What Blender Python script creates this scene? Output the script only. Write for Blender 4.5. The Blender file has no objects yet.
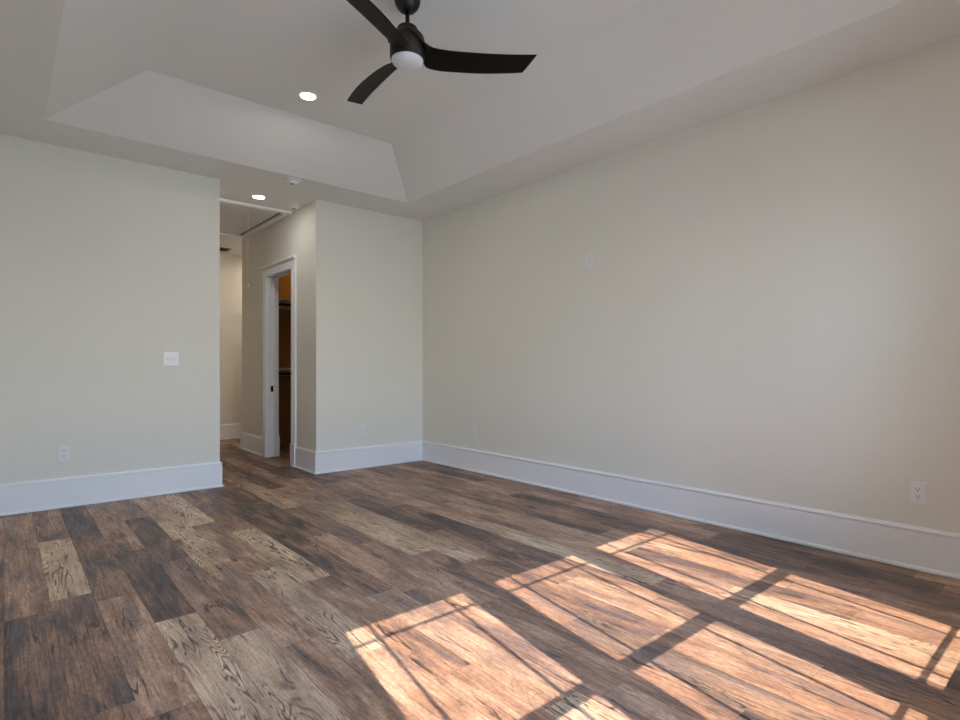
import bpy, bmesh, math, random
from mathutils import Vector, Matrix

S = bpy.context.scene
COL = S.collection
PI = math.pi

# ------------------------------------------------------------------ camera
CAM_Z = 1.068
cd = bpy.data.cameras.new('camera')
cam = bpy.data.objects.new('camera', cd)
COL.objects.link(cam)
cam.location = (0.0, 0.0, CAM_Z)
cam.rotation_euler = (PI / 2, 0.0, -math.radians(40.72))
cd.sensor_width = 36.0
cd.lens = 36.0 * 555.0 / 960.0
cd.shift_y = 7.1 / 960.0
cd.clip_start = 0.02
S.camera = cam

# ------------------------------------------------------------------ world and sun
W = bpy.data.worlds.new('sky')
S.world = W
W.use_nodes = True
wn = W.node_tree.nodes
wl = W.node_tree.links
wn.clear()
wo = wn.new('ShaderNodeOutputWorld')
wb = wn.new('ShaderNodeBackground')
wtc = wn.new('ShaderNodeTexCoord')
wsp = wn.new('ShaderNodeSeparateXYZ')
wrm = wn.new('ShaderNodeValToRGB')
wrm.color_ramp.elements[0].position = 0.0
wrm.color_ramp.elements[0].color = (0.78, 0.82, 0.84, 1)
wrm.color_ramp.elements[1].position = 0.65
wrm.color_ramp.elements[1].color = (0.30, 0.63, 1.34, 1)
e = wrm.color_ramp.elements.new(0.22)
e.color = (0.54, 0.77, 1.14, 1)
wl.new(wtc.outputs['Generated'], wsp.inputs[0])
wl.new(wsp.outputs[2], wrm.inputs[0])
wl.new(wrm.outputs[0], wb.inputs['Color'])
wb.inputs['Strength'].default_value = 4.7
wl.new(wb.outputs[0], wo.inputs[0])

TAN = 0.85          # sun: metres down for each metre along +Y
SLX = 0.18          # metres along +X for each metre along +Y
sd = bpy.data.lights.new('sun', 'SUN')
sun = bpy.data.objects.new('sun', sd)
COL.objects.link(sun)
sun.location = (-2, -8, 8)
sun.rotation_euler = Vector((SLX, 1.0, -TAN)).to_track_quat('-Z', 'Y').to_euler()
sd.energy = 3.9
sd.color = (1.0, 0.83, 0.72)
sd.angle = math.radians(0.3)

S.view_settings.view_transform = 'Standard'
S.view_settings.look = 'None'
S.view_settings.exposure = 1.78
S.view_settings.gamma = 1.0
S.view_settings.use_curve_mapping = False
S.cycles.max_bounces = 14
S.cycles.diffuse_bounces = 8
S.cycles.sample_clamp_indirect = 6.0

# ------------------------------------------------------------------ room dimensions
XL, XR = -0.306, 3.661
YF, YB = -0.35, 5.266
H, HT = 2.743, 3.05
T = 0.12
HX0, HX1 = 1.47, 2.375          # hall between these walls
HYE, HYF = 7.53, 8.67           # hall corner, far wall of the hall
TOP = 3.22
FARX = 4.45

# ------------------------------------------------------------------ materials
def mat(name, col, rough=0.5, metal=0.0, noise=0.0, nscale=40.0, bump=0.0, spec=0.5):
    m = bpy.data.materials.new(name)
    m.use_nodes = True
    nt = m.node_tree
    b = nt.nodes['Principled BSDF']
    b.inputs['Roughness'].default_value = rough
    b.inputs['Metallic'].default_value = metal
    b.inputs['Specular IOR Level'].default_value = spec
    tc = nt.nodes.new('ShaderNodeTexCoord')
    nz = nt.nodes.new('ShaderNodeTexNoise')
    nz.inputs['Scale'].default_value = nscale
    nz.inputs['Detail'].default_value = 3.0
    nt.links.new(tc.outputs['Object'], nz.inputs['Vector'])
    mx = nt.nodes.new('ShaderNodeMix')
    mx.data_type = 'RGBA'
    c1 = [max(0.0, c * (1 - noise)) for c in col]
    c2 = [min(1.0, c * (1 + noise)) for c in col]
    mx.inputs[6].default_value = (*c1, 1)
    mx.inputs[7].default_value = (*c2, 1)
    nt.links.new(nz.outputs['Fac'], mx.inputs[0])
    nt.links.new(mx.outputs[2], b.inputs['Base Color'])
    if bump > 0:
        bp = nt.nodes.new('ShaderNodeBump')
        bp.inputs['Strength'].default_value = bump
        bp.inputs['Distance'].default_value = 0.002
        nt.links.new(nz.outputs['Fac'], bp.inputs['Height'])
        nt.links.new(bp.outputs[0], b.inputs['Normal'])
    return m

M_WALL = mat('wall_paint', (0.80, 0.775, 0.692), 0.55, 0, 0.01, 180, 0.05, 0.3)
M_CEIL = mat('ceiling_paint', (0.80, 0.79, 0.765), 0.6, 0, 0.01, 180, 0.05, 0.2)
M_TRIM = mat('trim_paint', (0.90, 0.90, 0.90), 0.32, 0, 0.01, 60, 0.02)
M_PLATE = mat('plate_plastic', (0.83, 0.825, 0.82), 0.3, 0, 0.01, 60)
M_SLOT = mat('slot_dark', (0.03, 0.03, 0.03), 0.5)
M_BLACK = mat('black_bronze', (0.008, 0.007, 0.0055), 0.42, 0.0, 0.1, 30)
M_BLADE = mat('blade_black', (0.004, 0.0037, 0.0035), 0.5, 0.0, 0.12, 30, 0.0, 0.18)
M_CLOSET_SHADE = mat('closet_shade_tint', (0.40, 0.26, 0.125), 0.6, 0, 0.02, 90)  # closet dimness and lamp warmth put into the wall colour
M_OPAL = mat('opal_lens', (0.72, 0.70, 0.74), 0.35, 0, 0.01, 20)
M_STEEL = mat('strike_dark', (0.01, 0.01, 0.01), 0.4, 0.6)
M_ROD = mat('rod_dark', (0.03, 0.025, 0.02), 0.35, 0.6)
M_VENT = mat('vent_dark', (0.03, 0.028, 0.026), 0.5)
M_SHELF = mat('shelf_paint', (0.80, 0.78, 0.74), 0.45)
M_CORD = mat('cord_white', (0.72, 0.71, 0.68), 0.6)
M_GROUND = mat('dry_ground', (0.60, 0.49, 0.34), 0.9, 0, 0.2, 1.5)
M_HATCH = mat('hatch_paint', (0.74, 0.72, 0.69), 0.5, 0, 0.01, 40)

def glass():
    m = bpy.data.materials.new('window_glass')
    m.use_nodes = True
    nt = m.node_tree
    nt.nodes.clear()
    o = nt.nodes.new('ShaderNodeOutputMaterial')
    tr = nt.nodes.new('ShaderNodeBsdfTransparent')
    tr.inputs[0].default_value = (0.96, 0.975, 0.97, 1)
    gl = nt.nodes.new('ShaderNodeBsdfGlossy')
    gl.inputs['Roughness'].default_value = 0.02
    fr = nt.nodes.new('ShaderNodeFresnel')
    fr.inputs['IOR'].default_value = 1.45
    mx = nt.nodes.new('ShaderNodeMixShader')
    nt.links.new(fr.outputs[0], mx.inputs[0])
    nt.links.new(tr.outputs[0], mx.inputs[1])
    nt.links.new(gl.outputs[0], mx.inputs[2])
    nt.links.new(mx.outputs[0], o.inputs[0])
    return m
M_GLASS = glass()

def emit(name, col, k):
    m = bpy.data.materials.new(name)
    m.use_nodes = True
    nt = m.node_tree
    nt.nodes.clear()
    o = nt.nodes.new('ShaderNodeOutputMaterial')
    e = nt.nodes.new('ShaderNodeEmission')
    e.inputs[0].default_value = (*col, 1)
    e.inputs[1].default_value = k
    nt.links.new(e.outputs[0], o.inputs[0])
    return m
M_LAMP = emit('lamp_lit', (1.0, 0.90, 0.74), 60.0)
M_LAMP_ENTRY = emit('lamp_lit_entry', (0.98, 0.97, 0.96), 32.0)
M_LAMP_HALL = emit('lamp_lit_hall', (1.0, 0.86, 0.74), 105.0)
M_LAMP_WARM = emit('lamp_lit_warm', (1.0, 0.52, 0.14), 24.0)

# ---- weathered plank floor
def floor_mat():
    m = bpy.data.materials.new('weathered_planks')
    m.use_nodes = True
    nt = m.node_tree
    N, L = nt.nodes, nt.links
    b = N['Principled BSDF']
    uv = N.new('ShaderNodeUVMap'); uv.uv_map = 'plank_uv'
    at = N.new('ShaderNodeAttribute'); at.attribute_name = 'plank'
    sep = N.new('ShaderNodeSeparateColor'); L.new(at.outputs['Color'], sep.inputs[0])
    tone, pale, rnd = sep.outputs[0], sep.outputs[1], sep.outputs[2]
    su = N.new('ShaderNodeSeparateXYZ'); L.new(uv.outputs[0], su.inputs[0])

    def math_(op, a, bb=None, clamp=False):
        n = N.new('ShaderNodeMath'); n.operation = op; n.use_clamp = clamp
        for i, v in enumerate((a, bb)):
            if v is None: continue
            if isinstance(v, (int, float)): n.inputs[i].default_value = v
            else: L.new(v, n.inputs[i])
        return n.outputs[0]
    def vec(kx, ky, kz, off=0.0):
        c = N.new('ShaderNodeCombineXYZ')
        L.new(math_('MULTIPLY', su.outputs[0], kx), c.inputs[0])
        L.new(math_('MULTIPLY', su.outputs[1], ky), c.inputs[1])
        L.new(math_('ADD', math_('MULTIPLY', rnd, kz), off), c.inputs[2])
        return c.outputs[0]
    def noise(v, scale=1.0, det=4.0, rough=0.55, dist=0.0):
        n = N.new('ShaderNodeTexNoise')
        n.inputs['Scale'].default_value = scale
        n.inputs['Detail'].default_value = det
        n.inputs['Roughness'].default_value = rough
        n.inputs['Distortion'].default_value = dist
        L.new(v, n.inputs['Vector'])
        return n.outputs['Fac']
    def ramp(f, stops):
        r = N.new('ShaderNodeValToRGB')
        while len(r.color_ramp.elements) > 1: r.color_ramp.elements.remove(r.color_ramp.elements[-1])
        for i, (p, c) in enumerate(stops):
            e = r.color_ramp.elements[0] if i == 0 else r.color_ramp.elements.new(p)
            e.position = p
            e.color = (*c, 1) if not isinstance(c, (int, float)) else (c, c, c, 1)
        L.new(f, r.inputs[0])
        return r.outputs[0]
    def mix(f, a, c, mode='MIX'):
        n = N.new('ShaderNodeMix'); n.data_type = 'RGBA'; n.blend_type = mode
        for i, v in ((0, f), (6, a), (7, c)):
            if isinstance(v, (int, float)): n.inputs[i].default_value = v
            elif isinstance(v, tuple): n.inputs[i].default_value = (*v, 1)
            else: L.new(v, n.inputs[i])
        return n.outputs[2]

    # broad blotches along the plank: grey-black, brown, orange-tan
    blot = noise(vec(9, 1.9, 61), 1.0, 6.0, 0.64, 0.6)
    f = math_('ADD', blot, math_('MULTIPLY', math_('SUBTRACT', tone, 0.40), 0.22))
    base = ramp(f, [(0.30, (0.080, 0.059, 0.054)), (0.40, (0.145, 0.096, 0.078)), (0.48, (0.262, 0.150, 0.100)),
                    (0.57, (0.372, 0.212, 0.132)), (0.70, (0.490, 0.310, 0.205))])
    # grey wash patches
    gw = noise(vec(6, 1.3, 33, 7.3), 1.0, 4.0, 0.6)
    base = mix(ramp(gw, [(0.49, 0.0), (0.64, 0.58)]), base, (0.158, 0.124, 0.120))
    # fine fibres
    fib = noise(vec(120, 5, 17), 1.0, 4.0, 0.7)
    base = mix(1.0, base, ramp(fib, [(0.28, 0.55), (0.5, 1.0), (0.72, 1.4)]), 'MULTIPLY')
    speck = noise(vec(95, 38, 91), 1.0, 3.0, 0.75)
    base = mix(1.0, base, ramp(speck, [(0.32, 0.70), (0.5, 1.0), (0.68, 1.25)]), 'MULTIPLY')
    # dark splits
    cr = noise(vec(11, 1.0, 41, 3.1), 1.0, 4.0, 0.55, 0.5)
    crd = math_('ABSOLUTE', math_('SUBTRACT', cr, 0.5))
    crk = ramp(crd, [(0.0, 1.0), (0.006, 0.85), (0.016, 0.0)])
    crm = ramp(noise(vec(8, 2.6, 77, 1.7), 1.0, 2.0), [(0.50, 0.0), (0.58, 0.95)])
    base = mix(math_('MULTIPLY', crk, crm), base, (0.030, 0.023, 0.022))
    # fine cathedral figure
    fg2 = noise(vec(6.0, 0.8, 47, 15.0), 1.0, 1.5, 0.45, 0.7)
    r2 = math_('ABSOLUTE', math_('SUBTRACT', math_('FRACT', math_('MULTIPLY', fg2, 34.0)), 0.5))
    m2 = ramp(noise(vec(7, 1.5, 83, 4.0), 1.0, 2.0), [(0.48, 0.0), (0.62, 0.45)])
    base = mix(math_('MULTIPLY', ramp(r2, [(0.0, 1.0), (0.18, 0.0)]), m2), base, (0.075, 0.052, 0.045))

    # pale planks: bleached oak with a fine dark figure
    pb = noise(vec(9, 2.0, 29, 11.0), 1.0, 5.0, 0.6)
    pc = ramp(pb, [(0.32, (0.365, 0.240, 0.155)), (0.47, (0.575, 0.392, 0.252)), (0.62, (0.705, 0.515, 0.345))])
    fg = noise(vec(5.5, 0.70, 53, 5.0), 1.0, 2.5, 0.5, 0.7)
    rings = math_('ABSOLUTE', math_('SUBTRACT', math_('FRACT', math_('MULTIPLY', fg, 34.0)), 0.5))
    rl = ramp(rings, [(0.0, 1.0), (0.09, 0.9), (0.22, 0.0)])
    rm = ramp(noise(vec(9, 2.4, 71, 2.0), 1.0, 3.0), [(0.40, 0.15), (0.54, 0.95)])
    brk = ramp(noise(vec(80, 26, 19, 9.0), 1.0, 2.0), [(0.32, 0.2), (0.48, 1.0)])
    pc = mix(math_('MULTIPLY', math_('MULTIPLY', rl, rm), brk), pc, (0.085, 0.062, 0.052))
    pc = mix(math_('MULTIPLY', crk, crm), pc, (0.045, 0.036, 0.032))
    pc = mix(1.0, pc, ramp(fib, [(0.28, 0.66), (0.5, 1.0), (0.72, 1.25)]), 'MULTIPLY')
    pc = mix(1.0, pc, ramp(speck, [(0.32, 0.80), (0.5, 1.0), (0.68, 1.15)]), 'MULTIPLY')
    col = mix(pale, base, pc)
    # tone of the whole plank
    gain = math_('ADD', math_('MULTIPLY', tone, 0.24), 0.98)
    cg = N.new('ShaderNodeCombineColor')
    for i in range(3): L.new(gain, cg.inputs[i])
    col = mix(1.0, col, cg.outputs[0], 'MULTIPLY')
    L.new(col, b.inputs['Base Color'])
    rr = ramp(fib, [(0.3, 0.56), (0.7, 0.40)])
    L.new(rr, b.inputs['Roughness'])
    b.inputs['Specular IOR Level'].default_value = 0.45
    bp = N.new('ShaderNodeBump'); bp.inputs['Strength'].default_value = 0.25; bp.inputs['Distance'].default_value = 0.0015
    L.new(fib, bp.inputs['Height']); L.new(bp.outputs[0], b.inputs['Normal'])
    return m
M_FLOOR = floor_mat()
M_HATCH_SHADE = mat('hatch_gap_shade', (0.055, 0.042, 0.032), 0.8, 0, 0.2, 20)  # dark tone stands for the shade inside the hatch gap
M_GAP = mat('plank_gap', (0.03, 0.022, 0.018), 0.8)

# ------------------------------------------------------------------ mesh helpers
def obj(name, bm, m, parent=None, smooth=False, bevel=0.0, loc=None):
    me = bpy.data.meshes.new(name)
    bmesh.ops.recalc_face_normals(bm, faces=bm.faces[:])
    bm.to_mesh(me); bm.free()
    me.materials.append(m)
    if smooth:
        me.polygons.foreach_set('use_smooth', [True] * len(me.polygons))
    o = bpy.data.objects.new(name, me)
    COL.objects.link(o)
    if parent is not None: o.parent = parent
    if loc is not None: o.location = loc
    if bevel > 0:
        b = o.modifiers.new('bevel', 'BEVEL'); b.width = bevel; b.segments = 2; b.limit_method = 'ANGLE'
    return o

def box(bm, lo, hi):
    v = [bm.verts.new((x, y, z)) for z in (lo[2], hi[2]) for y in (lo[1], hi[1]) for x in (lo[0], hi[0])]
    for q in ((0, 1, 3, 2), (4, 5, 7, 6), (0, 1, 5, 4), (2, 3, 7, 6), (0, 2, 6, 4), (1, 3, 7, 5)):
        bm.faces.new([v[i] for i in q])
    return bm

def boxes(*bs):
    bm = bmesh.new()
    for lo, hi in bs: box(bm, lo, hi)
    return bm

def lathe(profile, seg=40, c=(0, 0, 0), bm=None):
    bm = bm or bmesh.new()
    rings = []
    for r, z in profile:
        if r < 1e-6: rings.append([bm.verts.new((c[0], c[1], c[2] + z))])
        else: rings.append([bm.verts.new((c[0] + r * math.cos(2 * PI * i / seg), c[1] + r * math.sin(2 * PI * i / seg), c[2] + z)) for i in range(seg)])
    for a, b in zip(rings, rings[1:]):
        for i in range(seg):
            j = (i + 1) % seg
            if len(a) == 1 and len(b) == 1: continue
            if len(a) == 1: bm.faces.new((a[0], b[i], b[j]))
            elif len(b) == 1: bm.faces.new((a[i], b[0], a[j]))
            else: bm.faces.new((a[i], b[i], b[j], a[j]))
    return bm

def tube(p, q, r, seg=12, bm=None):
    bm = bm or bmesh.new()
    p, q = Vector(p), Vector(q)
    d = (q - p).normalized()
    u = d.orthogonal().normalized(); w = d.cross(u)
    A = [bm.verts.new(p + r * (u * math.cos(2 * PI * i / seg) + w * math.sin(2 * PI * i / seg))) for i in range(seg)]
    B = [bm.verts.new(q + r * (u * math.cos(2 * PI * i / seg) + w * math.sin(2 * PI * i / seg))) for i in range(seg)]
    for i in range(seg):
        j = (i + 1) % seg
        bm.faces.new((A[i], A[j], B[j], B[i]))
    bm.faces.new(A); bm.faces.new(B)
    return bm

def empty(name, loc=(0, 0, 0), rz=0.0):
    o = bpy.data.objects.new(name, None)
    o.empty_display_size = 0.1
    COL.objects.link(o)
    o.location = loc; o.rotation_euler = (0, 0, rz)
    return o

def tag(o, label, cat, group=None):
    o['label'] = label; o['category'] = cat
    if group: o['group'] = group
    return o

def struct(o, label, cat):
    o['kind'] = 'structure'; o['label'] = label; o['category'] = cat
    return o

def copy_tree(o, parent=None):
    c = o.copy(); COL.objects.link(c)
    if parent is not None: c.parent = parent
    for ch in list(o.children): copy_tree(ch, c)
    return c

# ------------------------------------------------------------------ floor
def build_floor():
    rng = random.Random(11)
    w, Lp, x0 = 0.159, 1.12, 0.165
    g = 0.0004
    # top end of a known plank in each row, and which planks are the pale ones
    known = {0: 4.31, 2: 2.64, 3: 2.31, 4: 4.33, 5: 2.97, 6: 3.775, 7: 1.18, 9: 5.25, 10: 3.757, 11: 3.46, 14: 2.63, 15: 1.24, 16: 4.12}
    paleset = {(0, 4.31): 1, (2, 2.64): 1, (3, 2.31): 1, (4, 4.33): 1, (5, 2.97): 1, (5, 5.21): .95, (6, 3.775): 1, (7, 1.18): 1, (9, 5.25): .9,
               (10, 3.757): 1, (11, 3.46): .95, (14, 2.63): .9, (15, 1.24): .85, (16, 4.12): .6, (16, 3.0): .5}
    X0, X1, Y0, Y1 = XL - 0.05, FARX, YF - 0.05, HYF + 0.05
    me = bpy.data.meshes.new('floor')
    verts, faces, uvs, cols, mi = [], [], [], [], []
    def quad(xa, xb, ya, yb, z, uv, c, k):
        i = len(verts)
        verts.extend([(xa, ya, z), (xb, ya, z), (xb, yb, z), (xa, yb, z)])
        faces.append((i, i + 1, i + 2, i + 3)); uvs.extend(uv); cols.extend([c] * 4); mi.append(k)
    quad(X0, X1, Y0, Y1, -0.0015, [(0, 0)] * 4, (0, 0, 0, 1), 1)
    k0 = math.floor((X0 - x0) / w)
    for k in range(k0, math.ceil((X1 - x0) / w)):
        xa, xb = max(X0, x0 + k * w), min(X1, x0 + (k + 1) * w)
        if xb - xa < 0.004: continue
        end = known.get(k)
        if end is None: end = rng.uniform(0, Lp)
        n = math.ceil((Y1 - end) / Lp)
        y = end + n * Lp
        while y > Y0:
            ya, yb = y - Lp, y
            ca, cb = max(ya, Y0), min(yb, Y1)
            if cb - ca > 0.004:
                p = 0.0
                for (kk, e), v in paleset.items():
                    if kk == k and abs(e - yb) < 0.08: p = v
                tone = rng.random(); r = rng.random()
                if p == 0 and rng.random() < 0.10: p = rng.uniform(0.15, 0.4)
                fl = rng.random() < 0.5
                def U(x, yy):
                    u, v = x - xa, yy - ya
                    return (w - u, v) if fl else (u, v)
                quad(xa + g, xb - g, ca + g, cb - g, 0.0,
                     [U(xa, ca), U(xb, ca), U(xb, cb), U(xa, cb)], (tone, p, r, 1), 0)
            y -= Lp
    me.from_pydata(verts, [], faces)
    u = me.uv_layers.new(name='plank_uv')
    for i, c in enumerate(uvs): u.data[i].uv = c
    a = me.attributes.new('plank', 'FLOAT_COLOR', 'CORNER')
    for i, c in enumerate(cols): a.data[i].color = c
    me.materials.append(M_FLOOR); me.materials.append(M_GAP)
    me.polygons.foreach_set('material_index', mi)
    o = bpy.data.objects.new('floor', me); COL.objects.link(o)
    return struct(o, 'brown weathered wood plank floor with scattered pale planks', 'floor')
build_floor()

# ground outside, under the windows
struct(obj('ground', boxes(((-45, -70, -0.5), (50, YF - T - 0.02, -0.32))), M_GROUND), 'dry tan ground outside the windows', 'ground')

# ------------------------------------------------------------------ walls
# windows: glass ranges in X; sash planes
YG_LOW, YG_UP = YF - 0.055, YF - 0.095
def zp(p, yg): return (p - yg) * TAN          # glass height that the sun throws to floor position p
UP_T, UP_B = zp(2.060, YG_UP), zp(1.184, YG_UP)
LO_T, LO_B = zp(1.140, YG_LOW), zp(0.374, YG_LOW)
GX = []
for a, b in ((1.040, 1.648), (1.847, 2.455), (2.655, 3.262)):
    s = SLX * (2.045 - YG_UP)
    GX.append((a - s, b - s))
OPX0, OPX1 = GX[0][0] - 0.085, GX[2][1] + 0.085
OPZ0, OPZ1 = LO_B - 0.10, UP_T + 0.085

def wall(name, label, *bs, m=None):
    return struct(obj(name, boxes(*bs), m or M_WALL), label, 'wall')

wall('wall_right', 'long off-white wall on the right with high outlet', ((XR, YF - T, -0.05), (XR + T, YB + T, TOP)))
wall('wall_left', 'off-white wall at the left side of the room', ((XL - T, YF - T, -0.05), (XL, YB + T, TOP)))
wall('wall_back', 'off-white back wall with double switch left of hall opening', ((XL, YB, -0.05), (HX0, YB + T, TOP)))
wall('wall_back_right', 'short off-white back wall between hall opening and right corner', ((HX1, YB, -0.05), (XR, YB + T, TOP)))
wall('wall_front', 'off-white front wall with three windows',
     ((XL, YF - T, -0.05), (OPX0, YF, TOP)), ((OPX1, YF - T, -0.05), (XR, YF, TOP)),
     ((OPX0, YF - T, -0.05), (OPX1, YF, OPZ0)), ((OPX0, YF - T, OPZ1), (OPX1, YF, TOP)))
wall('wall_hall_left', 'off-white left wall of the hall', ((HX0 - T, YB + T, -0.05), (HX0, HYF + T, TOP)))
DY0, DY1, DZ = 5.872, 6.610, 2.130       # door opening in the hall wall
wall('wall_hall_right', 'off-white hall wall holding the closet doorway',
     ((HX1, YB + T, -0.05), (HX1 + T, DY0 - 0.026, TOP)), ((HX1, DY1 + 0.026, -0.05), (HX1 + T, HYE, TOP)),
     ((HX1, DY0 - 0.026, DZ + 0.09), (HX1 + T, DY1 + 0.026, TOP)))
wall('wall_hall_far', 'off-white wall at the far end of the hall', ((HX0, HYF, -0.05), (FARX + T, HYF + T, TOP)))
wall('wall_hall_return', 'off-white wall around the hall corner', ((HX1 + T, HYE - 0.05, -0.05), (FARX, HYE, TOP)))
wall('wall_closet_far', 'closet far wall with shade in its colour, behind the hanging shelves', ((HX1 + T, HYE - T, -0.05), (FARX, HYE - 0.05, TOP)), m=M_CLOSET_SHADE)
wall('wall_closet_right', 'right side wall of the closet', ((FARX, YB, -0.05), (FARX + T, HYF, TOP)), m=M_CLOSET_SHADE)
wall('wall_closet_near', 'near wall of the closet', ((XR + T, YB, -0.05), (FARX, YB + T, TOP)), m=M_CLOSET_SHADE)

# ------------------------------------------------------------------ ceiling
HAT = (1.58, 2.30, 5.905, 7.32)          # attic hatch opening x0 x1 y0 y1
def build_ceiling():
    bm = bmesh.new()
    def poly(*p): bm.faces.new([bm.verts.new(q) for q in p])
    def rect(x0, x1, y0, y1, z): poly((x0, y0, z), (x1, y0, z), (x1, y1, z), (x0, y1, z))
    lx0, lx1, ly0, ly1 = 0.218, 3.135, 0.150, 4.765
    ins = 0.515
    ux0, ux1, uy0, uy1 = lx0 + ins, lx1 - ins, ly0 + ins, ly1 - ins
    rect(XL - 0.05, lx0, YF - 0.05, YB + T, H); rect(lx1, XR + 0.05, YF - 0.05, YB + T, H)
    rect(lx0, lx1, YF - 0.05, ly0, H); rect(lx0, lx1, ly1, YB + T, H)
    lo = [(lx0, ly0, H), (lx1, ly0, H), (lx1, ly1, H), (lx0, ly1, H)]
    up = [(ux0, uy0, HT), (ux1, uy0, HT), (ux1, uy1, HT), (ux0, uy1, HT)]
    for i in range(4):
        j = (i + 1) % 4
        poly(lo[i], lo[j], up[j], up[i])
    poly(*up)
    # hall and closet, with the hatch opening
    a, b, c, d = HAT
    rect(HX0 - 0.05, FARX + 0.05, YB + T, c, H); rect(HX0 - 0.05, FARX + 0.05, d, HYF + 0.05, H)
    rect(HX0 - 0.05, a, c, d, H); rect(b, FARX + 0.05, c, d, H)
    # hatch shaft and roof deck
    for p, q in (((a, c), (b, c)), ((b, c), (b, d)), ((b, d), (a, d)), ((a, d), (a, c))):
        poly((*p, H), (*q, H), (*q, H + 0.2), (*p, H + 0.2))
    rect(a, b, c, d, H + 0.2)
    box(bm, (XL - T, YF - T, TOP - 0.03), (FARX + T, HYF + T, TOP + 0.05))
    bmesh.ops.remove_doubles(bm, verts=bm.verts[:], dist=1e-5)
    me = bpy.data.meshes.new('ceiling'); bm.to_mesh(me); bm.free()
    me.materials.append(M_CEIL)
    o = bpy.data.objects.new('ceiling', me); COL.objects.link(o)
    return struct(o, 'off-white tray ceiling with sloped sides continuing into hall', 'ceiling')
build_ceiling()

# ------------------------------------------------------------------ baseboards
PROF = [(0, 0), (0.020, 0), (0.020, 0.004), (0.029, 0.004), (0.029, 0.012), (0.026, 0.019), (0.0165, 0.023), (0.0165, 0.199), (0.004, 0.200), (0.004, 0.208),
        (0.0205, 0.209), (0.0205, 0.213), (0.014, 0.217), (0.0085, 0.221), (0.0075, 0.227), (0, 0.227)]
def base_run(pts, names, m=None):
    """pts: floor polyline with the room on its left; one board per segment, mitred."""
    P = [Vector((p[0], p[1], 0)) for p in pts]
    nrm = []
    for a, b in zip(P, P[1:]):
        d = (b - a).normalized(); nrm.append(Vector((-d.y, d.x, 0)))
    off = []
    for i in range(len(P)):
        if i == 0: off.append(nrm[0])
        elif i == len(P) - 1: off.append(nrm[-1])
        else:
            n1, n2 = nrm[i - 1], nrm[i]
            off.append((n1 + n2) / (1 + n1.dot(n2)))
    for i, (nm, lab) in enumerate(names):
        bm = bmesh.new()
        A = [bm.verts.new(P[i] + off[i] * o + Vector((0, 0, z))) for o, z in PROF]
        B = [bm.verts.new(P[i + 1] + off[i + 1] * o + Vector((0, 0, z))) for o, z in PROF]
        n = len(PROF)
        for k in range(n):
            bm.faces.new((A[k], A[(k + 1) % n], B[(k + 1) % n], B[k]))
        bm.faces.new(A); bm.faces.new(B)
        struct(obj(nm, bm, m or M_TRIM), lab, 'baseboard')
CW = 0.118                                # casing width
base_run([(HX1 + 0, DY0 - CW), (HX1, YB), (XR, YB), (XR, YF), (XL, YF), (XL, YB), (HX0, YB), (HX0, HYF), (FARX, HYF)][::-1],
         [('baseboard_hall_far', 'white baseboard at the far end of hall'), ('baseboard_hall_left', 'white baseboard on left wall of hall'),
          ('baseboard_back', 'tall white baseboard on back wall left of hall'), ('baseboard_left', 'tall white baseboard on left wall'),
          ('baseboard_front', 'tall white baseboard under the windows'), ('baseboard_right', 'long tall white baseboard on right wall'),
          ('baseboard_back_right', 'white baseboard on short back wall by right corner'), ('baseboard_hall_near', 'short white baseboard between corner and doorway casing')])
base_run([(HX1, DY1 + CW), (HX1, HYE), (FARX, HYE)], [('baseboard_hall_right', 'white baseboard on hall wall beyond the doorway'),
         ('baseboard_hall_return', 'white baseboard around the hall corner')])
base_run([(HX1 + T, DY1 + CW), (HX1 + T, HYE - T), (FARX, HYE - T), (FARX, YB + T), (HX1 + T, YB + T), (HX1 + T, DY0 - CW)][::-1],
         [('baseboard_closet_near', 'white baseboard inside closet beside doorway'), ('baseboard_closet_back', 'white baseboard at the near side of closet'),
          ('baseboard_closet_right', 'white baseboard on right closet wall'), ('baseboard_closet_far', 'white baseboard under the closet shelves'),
          ('baseboard_closet_left', 'white baseboard inside closet beyond doorway')], M_CLOSET_SHADE)  # closet boards carry the same dimness in their colour

# ------------------------------------------------------------------ doorway to the closet
d = struct(empty('door_1', (HX1, (DY0 + DY1) / 2, 0)), 'white cased closet doorway in the hall wall', 'doorway')
def dpart(name, bm, m, bevel=0.0):
    o = obj(name, bm, m, d, bevel=bevel)
    o.matrix_parent_inverse = Matrix.Translation(-d.location)
    return o
JT = 0.026
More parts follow.
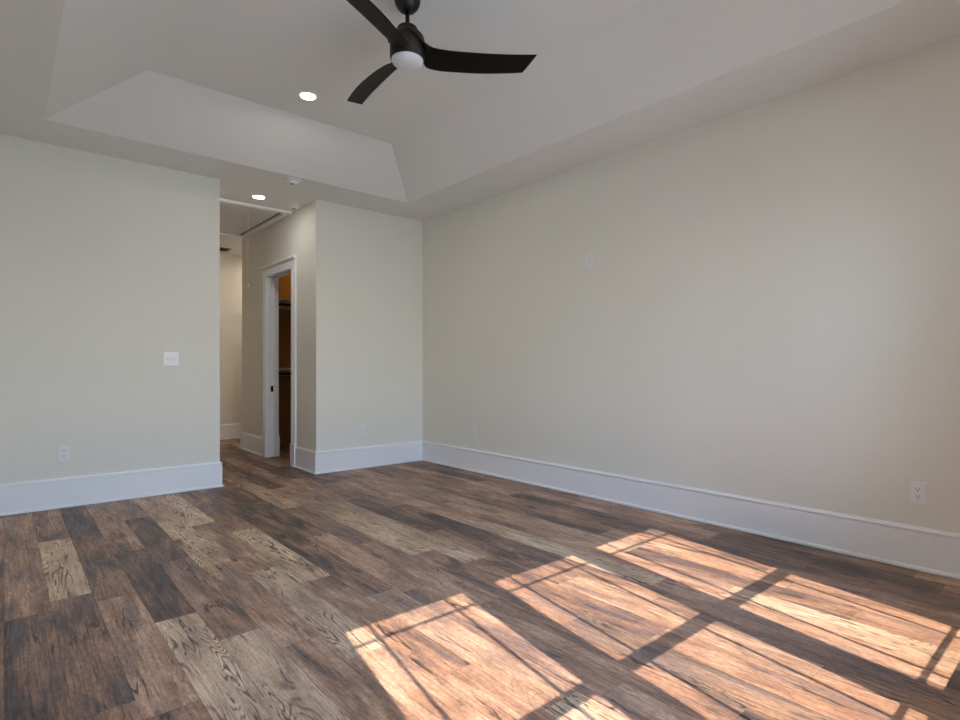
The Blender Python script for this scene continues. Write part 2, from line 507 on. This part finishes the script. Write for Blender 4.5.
# split jambs with a pocket slot between them
SA, SB = HX1 + 0.038, HX1 + T - 0.038
dpart('jamb', boxes(((HX1 - 0.002, DY1, 0), (SA, DY1 + JT, DZ)), ((SB, DY1, 0), (HX1 + T + 0.002, DY1 + JT, DZ)), ((SA, DY1 + 0.018, 0), (SB, DY1 + JT, DZ))), M_TRIM)
dpart('jamb', boxes(((HX1 - 0.002, DY0 - JT, 0), (SA, DY0, DZ)), ((SB, DY0 - JT, 0), (HX1 + T + 0.002, DY0, DZ)), ((SA, DY0 - JT, 0), (SB, DY0 - 0.018, DZ))), M_TRIM)
dpart('head_jamb', boxes(((HX1 - 0.002, DY0 - JT, DZ), (SA, DY1 + JT, DZ + JT)), ((SB, DY0 - JT, DZ), (HX1 + T + 0.002, DY1 + JT, DZ + JT))), M_TRIM)
for sx, x in ((-1, HX1), (1, HX1 + T)):
    def bx(y0, y1, z0, z1, t):
        return ((min(x, x + sx * t), y0, z0), (max(x, x + sx * t), y1, z1))
    for (ya, yb, inner) in ((DY1 + 0.006, DY1 + CW, DY1 + 0.006), (DY0 - CW, DY0 - 0.006, DY0 - 0.006)):
        lo_, hi_ = (ya, yb)
        dpart('casing', boxes(bx(ya, yb, 0.245, DZ + 0.006, 0.017), bx(ya + 0.02, ya + 0.045, 0.245, DZ + 0.006, 0.021), bx(yb - 0.045, yb - 0.02, 0.245, DZ + 0.006, 0.021)), M_TRIM, 0.002)
        dpart('plinth_block', boxes(bx(ya - 0.004, yb + 0.004, 0, 0.245, 0.028)), M_TRIM, 0.003)
    dpart('head_casing', boxes(bx(DY0 - CW, DY1 + CW, DZ + 0.006, DZ + 0.088, 0.018)), M_TRIM, 0.002)
    dpart('head_cap', boxes(bx(DY0 - CW - 0.004, DY1 + CW + 0.006, DZ + 0.088, DZ + 0.106, 0.028), bx(DY0 - CW - 0.008, DY1 + CW + 0.014, DZ + 0.106, DZ + 0.130, 0.044)), M_TRIM, 0.004)
sp = dpart('strike_plate', boxes(((SA + 0.006, DY1 + 0.014, 0.775), (SB - 0.006, DY1 + 0.018, 0.845))), M_STEEL, 0.001)
sp['label'] = 'small black strike plate'

# ------------------------------------------------------------------ windows
def build_windows():
    ow = YF - T - 0.004
    for i, (a, b) in enumerate(GX):
        w = struct(empty('window_%d' % (i + 1), ((a + b) / 2, YF, OPZ0)), 'white double hung window with perimeter grilles', 'window')
        def part(name, bm, m, bevel=0.0, parent=w):
            o = obj(name, bm, m, parent, bevel=bevel)
            o.matrix_parent_inverse = Matrix.Translation(-w.location) if parent is w else Matrix.Identity(4)
            return o
        l = OPX0 if i == 0 else (GX[i - 1][1] + a) / 2
        r = OPX1 if i == 2 else (GX[i + 1][0] + b) / 2
        st = 0.042
        part('window_frame', boxes(((l, ow, OPZ0), (a - st, YF - 0.02, OPZ1)), ((b + st, ow, OPZ0), (r, YF - 0.02, OPZ1)),
                                   ((a - st, ow, UP_T + st), (b + st, YF - 0.02, OPZ1)), ((a - st, ow, OPZ0), (b + st, YF - 0.02, LO_B - 0.065))), M_TRIM)
        for nm, yg, zb, zt, rb, rt, hz in (('upper_sash', YG_UP, UP_B, UP_T, 0.022, st, zp(1.912, YG_UP)), ('lower_sash', YG_LOW, LO_B, LO_T, 0.065, 0.022, zp(0.452, YG_LOW))):
            y0, y1 = yg - 0.018, yg + 0.018
            s = part(nm, boxes(((a - st, y0, zb - rb), (a, y1, zt + rt)), ((b, y0, zb - rb), (b + st, y1, zt + rt)),
                               ((a, y0, zt), (b, y1, zt + rt)), ((a, y0, zb - rb), (b, y1, zb))), M_TRIM)
            part('pane', boxes(((a, yg - 0.002, zb), (b, yg + 0.002, zt))), M_GLASS, parent=s)
            mw = 0.008
            part('muntin', boxes(((a + 0.110 - mw, yg - 0.0045, zb), (a + 0.110 + mw, yg + 0.0045, zt)),
                                 ((b - 0.105 - mw, yg - 0.0045, zb), (b - 0.105 + mw, yg + 0.0045, zt)),
                                 ((a, yg - 0.004, hz - 0.007), (b, yg + 0.004, hz + 0.007))), M_TRIM, parent=s)
    # casing around the three, stool under them
    struct(obj('trim_1', boxes(((OPX0 - 0.10, YF, OPZ0), (OPX0, YF + 0.018, OPZ1)), ((OPX1, YF, OPZ0), (OPX1 + 0.10, YF + 0.018, OPZ1)),
                               ((OPX0 - 0.10, YF, OPZ1), (OPX1 + 0.10, YF + 0.02, OPZ1 + 0.13)),
                               ((OPX0 - 0.10, YF, OPZ0 - 0.11), (OPX1 + 0.10, YF + 0.016, OPZ0 - 0.022))), M_TRIM, bevel=0.002), 'white casing around the three windows', 'trim')
    struct(obj('trim_2', boxes(((OPX0 - 0.12, YF - 0.02, OPZ0 - 0.022), (OPX1 + 0.12, YF + 0.05, OPZ0 + 0.006))), M_TRIM, bevel=0.003), 'white window stool under the three windows', 'trim')
    # daylight sampling through the opening
    pl = bpy.data.lights.new('sky_portal', 'AREA'); pl.shape = 'RECTANGLE'
    pl.size = OPX1 - OPX0; pl.size_y = OPZ1 - OPZ0
    pl.cycles.is_portal = True
    po = bpy.data.objects.new('sky_portal', pl); COL.objects.link(po)
    po.location = ((OPX0 + OPX1) / 2, YF - T - 0.03, (OPZ0 + OPZ1) / 2)
    po.rotation_euler = Vector((0, 1, 0)).to_track_quat('-Z', 'Z').to_euler()
build_windows()

# ------------------------------------------------------------------ ceiling fan
def build_fan():
    root = tag(empty('ceiling_fan', (1.640, 2.500, HT)), 'black three-blade ceiling fan with round opal light hanging from tray ceiling', 'ceiling fan')
    D = -HT
    obj('canopy', lathe([(0, 0), (0.070, 0), (0.070, -0.020), (0.067, -0.040), (0.058, -0.060), (0.043, -0.077), (0.026, -0.086), (0.014, -0.088), (0, -0.088)]), M_BLACK, root, True)
    obj('downrod', tube((0, 0, -0.08), (0, 0, -0.200), 0.0115, 20), M_BLACK, root, True)
    obj('coupling_cover', lathe([(0, -0.168), (0.040, -0.168), (0.052, -0.172), (0.056, -0.179), (0.056, -0.193), (0.060, -0.198), (0.060, -0.210), (0, -0.210)]), M_BLACK, root, True)
    obj('motor_housing', lathe([(0, -0.198), (0.058, -0.200), (0.076, -0.207), (0.088, -0.222), (0.0925, -0.242), (0.093, -0.27), (0.093, -0.334), (0.091, -0.341), (0.086, -0.343), (0, -0.343)], 56), M_BLACK, root, True)
    lk = obj('light_lens', lathe([(0.0845, -0.336), (0.0845, -0.345), (0.080, -0.356), (0.068, -0.368), (0.048, -0.377), (0.024, -0.381), (0, -0.382)], 48), M_OPAL, root, True)
    lk['label'] = 'round opal light lens'
    # edges of a blade in polar form: (t, degrees from the blade axis, radius, height); the root sweeps around the housing
    UPE = [(0, -96, .0935, -.222), (.05, -72, .097, -.248), (.10, -50, .106, -.272), (.16, -30, .130, -.287), (.24, -20.5, .185, -.295), (.40, -13.6, .29, -.299), (.70, -8.2, .49, -.301), (1, -5.2, .695, -.300)]
    LOE = [(0, 26, .0935, -.328), (.05, 26, .105, -.335), (.10, 25, .120, -.340), (.16, 22, .145, -.343), (.24, 18, .190, -.344), (.40, 12.2, .29, -.342), (.70, 7.6, .475, -.338), (1, 5.6, .640, -.334)]
    SWEEP = [0, 3, 7, 8.5, 8, 6, 3, 0]
    UPE = [(a, b + w_, c, d_) for (a, b, c, d_), w_ in zip(UPE, SWEEP)]
    LOE = [(a, b + w_, c, d_) for (a, b, c, d_), w_ in zip(LOE, SWEEP)]
    def interp(t, tab):
        for k in range(len(tab) - 1):
            if t <= tab[k + 1][0] or k == len(tab) - 2:
                p0, p1, p2, p3 = tab[max(k - 1, 0)], tab[k], tab[k + 1], tab[min(k + 2, len(tab) - 1)]
                h = p2[0] - p1[0]; u = (t - p1[0]) / h
                out = []
                for q in (1, 2, 3):
                    m1 = (p2[q] - p0[q]) / max(p2[0] - p0[0], 1e-9) * h
                    m2 = (p3[q] - p1[q]) / max(p3[0] - p1[0], 1e-9) * h
                    out.append((2*u**3-3*u*u+1)*p1[q] + (u**3-2*u*u+u)*m1 + (-2*u**3+3*u*u)*p2[q] + (u**3-u*u)*m2)
                return out
    def blade(theta):
        bm = bmesh.new()
        n, m = 60, 16
        th = 0.0045
        top, bot = [], []
        for i in range(n + 1):
            t = (i / n) ** 1.25
            A, B = interp(t, UPE), interp(t, LOE)
            rt, rb = [], []
            for j in range(m + 1):
                f = j / m; s = f - 0.5
                a = theta + math.radians(A[0] + (B[0] - A[0]) * f)
                r = A[1] + (B[1] - A[1]) * f
                z = A[2] + (B[2] - A[2]) * f + 0.006 * (1 - 4 * s * s) * min(1, t * 4)
                k = th * (1 - (2 * abs(s)) ** 3) + 0.001
                rt.append(bm.verts.new((r * math.cos(a), r * math.sin(a), z + k)))
                rb.append(bm.verts.new((r * math.cos(a), r * math.sin(a), z - k)))
            top.append(rt); bot.append(rb)
        for i in range(n):
            for j in range(m):
                bm.faces.new((top[i][j], top[i][j + 1], top[i + 1][j + 1], top[i + 1][j]))
                bm.faces.new((bot[i][j], bot[i + 1][j], bot[i + 1][j + 1], bot[i][j + 1]))
            for q in (0, m):
                bm.faces.new((top[i][q], top[i + 1][q], bot[i + 1][q], bot[i][q]))
        for i in (0, n):
            for j in range(m):
                bm.faces.new((top[i][j], bot[i][j], bot[i][j + 1], top[i][j + 1]))
        return bm
    base = -math.radians(40.72) + math.radians(7.2)      # first blade points across the picture
    for k in range(3):
        o = obj('blade', blade(base + k * 2 * PI / 3), M_BLADE, root, True)
build_fan()

# ------------------------------------------------------------------ recessed lights
def can(x, y, z, label, r, lamp=M_LAMP):
    t = tag(empty('recessed_light', (x, y, z)), label, 'ceiling light', 'recessed ceiling lights')
    obj('trim_ring', lathe([(r * 0.86, 0.004), (r * 0.86, -0.004), (r * 0.95, -0.006), (r * 1.22, -0.004), (r * 1.26, 0.0), (r * 1.26, 0.004)]), M_TRIM, t, True)
    le = obj('lens', lathe([(0, -0.0035), (r * 0.87, -0.0035), (r * 0.87, 0.003), (0, 0.003)]), lamp, t)
    le['label'] = 'glowing white lens'
    return t
can(1.693, 3.894, HT, 'glowing round recessed light in tray ceiling beyond the fan', 0.058)
can(1.915, 5.560, H, 'glowing round recessed light at the hall entrance', 0.060, M_LAMP_ENTRY)

# ------------------------------------------------------------------ smoke detectors
def detector(x, y, label):
    t = tag(empty('smoke_detector', (x, y, H)), label, 'smoke detector', 'ceiling detectors')
    obj('mounting_base', lathe([(0, 0), (0.074, 0), (0.074, -0.006), (0.070, -0.010), (0, -0.010)]), M_PLATE, t, True, bevel=0.001)
    b = obj('housing', lathe([(0, -0.010), (0.052, -0.010), (0.052, -0.014), (0.044, -0.016), (0.044, -0.021), (0.052, -0.023), (0.051, -0.029), (0.045, -0.034), (0.032, -0.036), (0, -0.0365)]), M_PLATE, t, True)
    obj('sensor_window', lathe([(0, -0.036), (0.016, -0.036), (0.016, -0.0385), (0, -0.039)], 20), M_SLOT, t, True)
    return t
detector(1.965, 4.862, 'round white detector on soffit nearer the tray ceiling slope')
detector(2.283, 5.598, 'round white detector beside the hall hatch trim corner')

# ------------------------------------------------------------------ attic hatch
def build_hatch():
    a, b, c, dd = HAT
    t = tag(empty('attic_hatch', ((a + b) / 2, (c + dd) / 2, H)), 'white trimmed attic hatch in hall ceiling with hanging pull cord', 'attic hatch')
    ox, oy = (a + b) / 2, (c + dd) / 2
    hx, hy = (b - a) / 2, (dd - c) / 2
    w = 0.062
    obj('trim_frame', boxes(((-hx - w, -hy - w, -0.024), (hx + w, -hy, 0)), ((-hx - w, hy, -0.024), (hx + w, hy + w, 0)),
                            ((-hx - w, -hy, -0.024), (-hx, hy, 0)), ((hx, -hy, -0.024), (hx + w, hy, 0))), M_TRIM, t, bevel=0.003)
    rf = obj('gap_shade_liner', boxes(((hx - 0.001, -hy, 0.001), (hx - 0.010, hy, 0.19)), ((-hx + 0.001, -hy, 0.001), (-hx + 0.006, hy, 0.19)),
                                  ((-hx + 0.006, hy - 0.006, 0.001), (hx - 0.010, hy - 0.001, 0.19)), ((-hx + 0.006, -hy + 0.001, 0.001), (hx - 0.010, -hy + 0.006, 0.19))), M_HATCH_SHADE, t)  # liner added so the gap beside the panel reads dark
    rf['label'] = 'dark liner added as shade in the gap'
    g = 0.012
    obj('door_panel', boxes(((-hx + g, -hy + g, 0.000), (hx - 0.022, hy - g, 0.018))), M_HATCH, t)
    cx, cy = 1.984 - ox, 6.096 - oy
    cd_ = obj('pull_cord', tube((cx, cy, -0.004), (cx, cy, -0.79), 0.0020, 8), M_CORD, t, True)
    obj('pull_knob', lathe([(0, 0), (0.004, -0.002), (0.006, -0.01), (0.009, -0.024), (0.008, -0.03), (0, -0.032)], 16, (cx, cy, -0.785)), M_CORD, cd_, True)
build_hatch()

# ------------------------------------------------------------------ hall vent
def build_vent():
    t = tag(empty('ceiling_vent', (2.26, 8.36, H)), 'black louvred air vent in ceiling at far end of hall', 'vent')
    obj('frame', boxes(((-0.20, -0.11, -0.008), (0.20, -0.085, 0)), ((-0.20, 0.085, -0.008), (0.20, 0.11, 0)),
                       ((-0.20, -0.085, -0.008), (-0.175, 0.085, 0)), ((0.175, -0.085, -0.008), (0.20, 0.085, 0))), M_VENT, t)
    bm = bmesh.new()
    for i in range(8): box(bm, (-0.175, -0.078 + i * 0.0215, -0.007), (0.175, -0.072 + i * 0.0215, -0.001))
    obj('louvre', bm, M_VENT, t)
build_vent()

# ------------------------------------------------------------------ wall plates (built facing -Y, local origin at the wall)
def plate_mesh(w, h, holes=()):
    bm = bmesh.new(); box(bm, (-w / 2, -0.0072, -h / 2), (w / 2, 0, h / 2)); return bm
def outlet(loc, rz, label):
    t = tag(empty('wall_outlet', loc, rz), label, 'outlet', 'duplex wall outlets')
    obj('cover_plate', plate_mesh(0.072, 0.116), M_PLATE, t, bevel=0.0025)
    for dz in (0.0195, -0.0195):
        bm = bmesh.new()
        n = 24; pts = []
        for i in range(n):
            an = 2 * PI * i / n
            pts.append((max(-0.0165, min(0.0165, 0.0185 * math.cos(an))), max(-0.0135, min(0.0135, 0.0175 * math.sin(an))) + dz))
        A = [bm.verts.new((x, -0.0055, z)) for x, z in pts]; B = [bm.verts.new((x, -0.0085, z)) for x, z in pts]
        for i in range(n): bm.faces.new((A[i], A[(i + 1) % n], B[(i + 1) % n], B[i]))
        bm.faces.new(B); bm.faces.new(A)
        r = obj('receptacle', bm, M_PLATE, t)
        s = boxes(((-0.0078, -0.0089, dz - 0.001), (-0.0054, -0.008, dz + 0.0085)), ((0.0054, -0.0089, dz), (0.0078, -0.008, dz + 0.0075)))
        tube((0, -0.0089, dz - 0.0068), (0, -0.008, dz - 0.0068), 0.0032, 12, s)
        obj('slots', s, M_SLOT, r)
    obj('screw', tube((0, -0.0068, 0), (0, -0.0055, 0), 0.003, 12), M_PLATE, t)
    return t
outlet((0.355, YB, 0.412), 0, 'white duplex outlet on back wall left of the hall opening')
outlet((2.873, YB, 0.405), 0, 'white duplex outlet on short back wall right of the hall opening')
outlet((XR, 4.347, 0.405), -PI / 2, 'low white duplex outlet on right wall near the back corner')
outlet((XR, 0.711, 0.405), -PI / 2, 'low white duplex outlet on right wall nearest the camera')
outlet((XR, 2.867, 1.945), -PI / 2, 'small outlet set high on the right wall at television height')

def switch(loc, rz, label):
    t = tag(empty('light_switch', loc, rz), label, 'light switch')
    obj('cover_plate', plate_mesh(0.118, 0.116), M_PLATE, t, bevel=0.0025)
    for dx in (-0.023, 0.023):
        bm = bmesh.new(); box(bm, (dx - 0.0055, -0.0075, -0.0125), (dx + 0.0055, -0.0055, 0.0125))
        tg = obj('toggle_frame', bm, M_PLATE, t)
        bm = bmesh.new(); box(bm, (-0.0040, -0.016, -0.005), (0.0040, -0.007, 0.006))
        bmesh.ops.rotate(bm, verts=bm.verts[:], cent=(0, -0.007, 0), matrix=Matrix.Rotation(0.45, 3, 'X'))
        bmesh.ops.translate(bm, verts=bm.verts[:], vec=(dx, 0, 0))
        obj('toggle', bm, M_PLATE, tg, bevel=0.001)
    return t
switch((1.081, YB, 1.137), 0, 'white double toggle light switch on back wall left of hall')

# ------------------------------------------------------------------ closet shelves and rods
def shelf(z, label):
    x0, x1 = HX1 + T, FARX
    yb = HYE - T
    t = tag(empty('closet_shelf', ((x0 + x1) / 2, yb, z)), label, 'shelf', 'closet shelves')
    ox = (x0 + x1) / 2
    obj('board', boxes(((x0 - ox, -0.30, -0.026), (x1 - ox, 0, 0))), M_SHELF, t, bevel=0.001)
    obj('cleat', boxes(((x0 - ox, -0.018, -0.11), (x1 - ox, 0, -0.026))), M_SHELF, t)
    r = obj('hanging_rod', tube((x0 - ox, -0.25, -0.075), (x1 - ox, -0.25, -0.075), 0.016, 16), M_ROD, t, True)
    r['label'] = 'dark metal hanging rod'
    return t
shelf(1.960, 'upper white closet shelf with dark rod seen through doorway')
shelf(1.058, 'lower white closet shelf at waist height seen through doorway')

# ------------------------------------------------------------------ warm lamps out of sight along the hall and in the closet
can(3.20, 6.98, H, 'warm recessed light in closet ceiling', 0.060, M_LAMP_WARM)
can(3.20, 8.10, H, 'warm recessed light around the hall corner', 0.060, M_LAMP_HALL)
can(1.693, 1.020, HT, 'glowing round recessed light in tray ceiling nearest the windows', 0.058)
